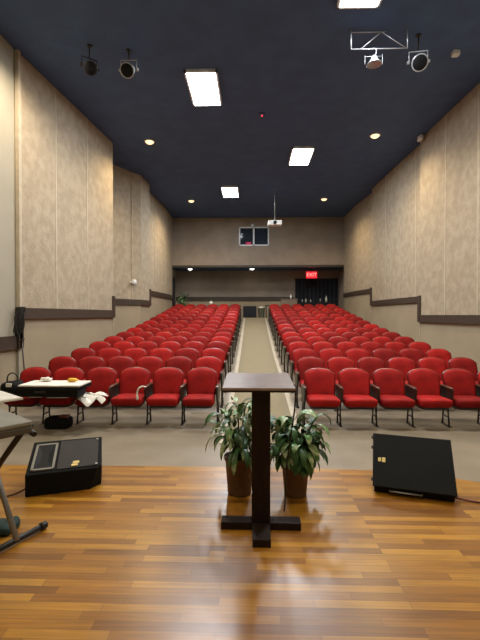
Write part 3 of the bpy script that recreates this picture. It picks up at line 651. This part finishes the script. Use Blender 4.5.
# projector
pj = tag(empty('projector', (.90, 15.9, CEIL)), 'white projector hanging from the ceiling on a thin pole', 'projector')
pz = 3.62 + CAMZ - CEIL
m = MB(); m.tube([(0, 0, 0), (0, 0, pz + .1)], .018, 8); m.box((0, 0, -.01), (.12, .12, .02)); m.build('pole', M['steel'], pj)
m = MB(); m.box((0, 0, pz), (.54, .36, .18)); m.build('body', M['white'], pj, .02)
m = MB(); m.lathe([(.07, 0), (.07, .03), (.05, .04)], (0, -.18, pz), 16, 0, Matrix.Rotation(R(90), 3, 'X')); m.build('lens', M['hornin'], pj)

# ---------------------------------------------------------------- rear of the hall
es = tag(empty('exit_sign', (3.15, 21.3, SB)), 'glowing red EXIT sign under the ceiling of the rear recess', 'sign')
m = MB(); m.tube([(0, 0, 0), (0, 0, -.22)], .012, 6); m.build('hanger', M['iron'], es)
m = MB(); m.box((0, 0, -.38), (.58, .06, .36)); m.build('housing', M['exit'], es, .02)
tx = bpy.data.curves.new('letters', 'FONT'); tx.body = 'EXIT'; tx.size = .26; tx.align_x = 'CENTER'; tx.align_y = 'CENTER'; tx.extrude = .004; tx.materials.append(M['exitt'])
tmp = bpy.data.objects.new('tmp', tx); tme = bpy.data.meshes.new_from_object(tmp); bpy.data.objects.remove(tmp)
to = bpy.data.objects.new('letters', tme); C.objects.link(to); to.parent = es; to.location = (0, -.036, -.38); to.rotation_euler = (R(90), 0, 0)
# black curtain at the rear right
m = MB(); pf = [(2.42 + 2.38 * i / 60, 22.50 + .035 * math.sin(i * 1.1)) for i in range(61)]
m.prism(pf + [(x, y + .03) for x, y in pf[::-1]], FAR + .01, Z(2.0)); tag(m.build('black_curtain', M['dark']), 'black curtain across the right part of the rear recess', 'curtain')
m = MB(); m.tube([(2.35, 22.5, Z(2.02)), (4.85, 22.5, Z(2.02))], .02, 8); tag(m.build('curtain_rod', M['iron']), 'thin dark rod carrying the black curtain', 'rod')
m = MB(); m.superell((0, 0, .31), (.72, .5, .62), .12, .12); o = m.build('storage_tub', M['dark']); o.location = (-.12, 21.6, FAR + .011); tag(o, 'black storage tub at the far end of the aisle', 'tub')
bn = tag(empty('waste_bin', (.50, 21.5, FAR + .011)), 'pale green bin at the far end of the aisle', 'bin')
m = MB(); m.lathe([(.15, 0), (.2, .50), (.21, .5), (.21, .53), (.18, .53), (.14, .05)], n=20); m.build('body', M['bin'], bn)
m = MB(); m.lathe([(.14, .45), (.18, .5), (.1, .58), (.02, .6)], n=16); m.build('liner', M['white'], bn)
tb = tag(empty('side_table', (.95, 21.0, FAR)), 'small black table behind the right rear row beside the aisle', 'table')
m = MB(); m.box((0, 0, .64), (.5, .4, .04)); m.build('tabletop', M['dark'], tb)
for sx in (-1, 1):
    for sy in (-1, 1): m = MB(); m.box((sx * .21, sy * .16, .31), (.04, .04, .62)); m.build('leg', M['iron'], tb)
ct = tag(empty('sound_desk', (1.88, 20.55, FAR)), 'brown wooden desk standing behind the right rear seats', 'desk')
m = MB(); m.box((0, 0, .48), (.82, .4, .92)); m.build('body', M['brown'], ct, .01)
m = MB(); m.box((0, 0, .95), (.88, .44, .03)); m.build('top', M['brown'], ct)
def bottle(x, y, z, h, r_, mt, label, g=None):
    m = MB(); m.lathe([(r_, 0), (r_, h * .6), (r_ * .4, h * .8), (r_ * .4, h)], n=12); o = m.build('bottle', mt); o.location = (x, y, z); tag(o, label, 'bottle', g)
bottle(1.98, 20.5, FAR + .966, .24, .04, M['white'], 'white bottle standing on the brown desk at the rear')
lt2 = tag(empty('rear_table', (3.2, 20.95, FAR)), 'long dark table behind the right rear seats below the exit sign', 'table')
m = MB(); m.box((0, 0, .78), (1.6, .5, .04)); m.build('tabletop', M['dark'], lt2)
for sx in (-1, 1):
    for sy in (-1, 1): m = MB(); m.box((sx * .75, sy * .2, .38), (.05, .05, .76)); m.build('leg', M['iron'], lt2)
for i, (x, h, mt, l) in enumerate([(2.62, .16, 'steel', 'short grey bottle at the left end of the long rear table'), (2.80, .20, 'bin', 'pale green bottle second from left on the long rear table'), (3.05, .15, 'steel', 'short grey bottle in the middle of the long rear table'), (3.55, .2, 'steel', 'grey bottle toward the right of the long rear table')]):
    bottle(x, 20.9, FAR + .80, h, .04, M[mt], l, 'bottles on the long rear table')
bottle(3.85, 20.9, FAR + .80, .34, .06, M['bin'], 'tallest bottle, pale, right end of the long rear table', 'bottles on the long rear table')
# console with flower vase, left
co = tag(empty('console_table', (-2.1, 20.5, FAR)), 'narrow brown console table behind the left rear seats', 'table')
m = MB(); m.box((0, 0, .64), (1.0, .32, .04)); m.build('tabletop', M['brown'], co)
for sx in (-1, 1):
    for sy in (-1, 1): m = MB(); m.box((sx * .46, sy * .13, .31), (.04, .04, .62)); m.build('leg', M['brown'], co)
vz = tag(empty('flower_vase', (-2.1, 20.5, FAR + .661)), 'cream vase with small green sprigs behind the left rear seats', 'vase')
m = MB(); m.lathe([(.05, 0), (.09, .06), (.10, .12), (.06, .18), (.05, .2)], n=16); m.build('vase', M['white'], vz)
m = MB()
for i in range(14): leaf(m, (0, 0, .18), i * 1.7, .9 + .3 * math.sin(i), .2, .03, .8, 0)
m.build('sprigs', M['leaf'], vz)
fi = tag(empty('tall_potted_plant', (-3.72, 21.2, FAR)), 'tall leafy plant in the left corner of the rear recess', 'potted plant')
m = MB(); m.lathe([(.14, 0), (.19, .3), (.2, .32), (.15, .32)], n=18); m.build('pot', M['pot'], fi)
m = MB(); rr = random.Random(9)
m.tube([(0, 0, .25), (.03, 0, .6), (0, .03, 1.1)], .02, 6)
for i in range(150):
    a = rr.uniform(0, 6.28); z = rr.uniform(.55, 1.3); q = rr.uniform(0, .16)
    leaf(m, (q * math.cos(a), q * math.sin(a), z), a, rr.uniform(-.2, 1.2), rr.uniform(.2, .36), rr.uniform(.03, .07), rr.uniform(.5, 1.6), 1 if rr.random() < .25 else 0, n=5)
m.build('foliage', [M['leaf'], M['leafv']], fi)
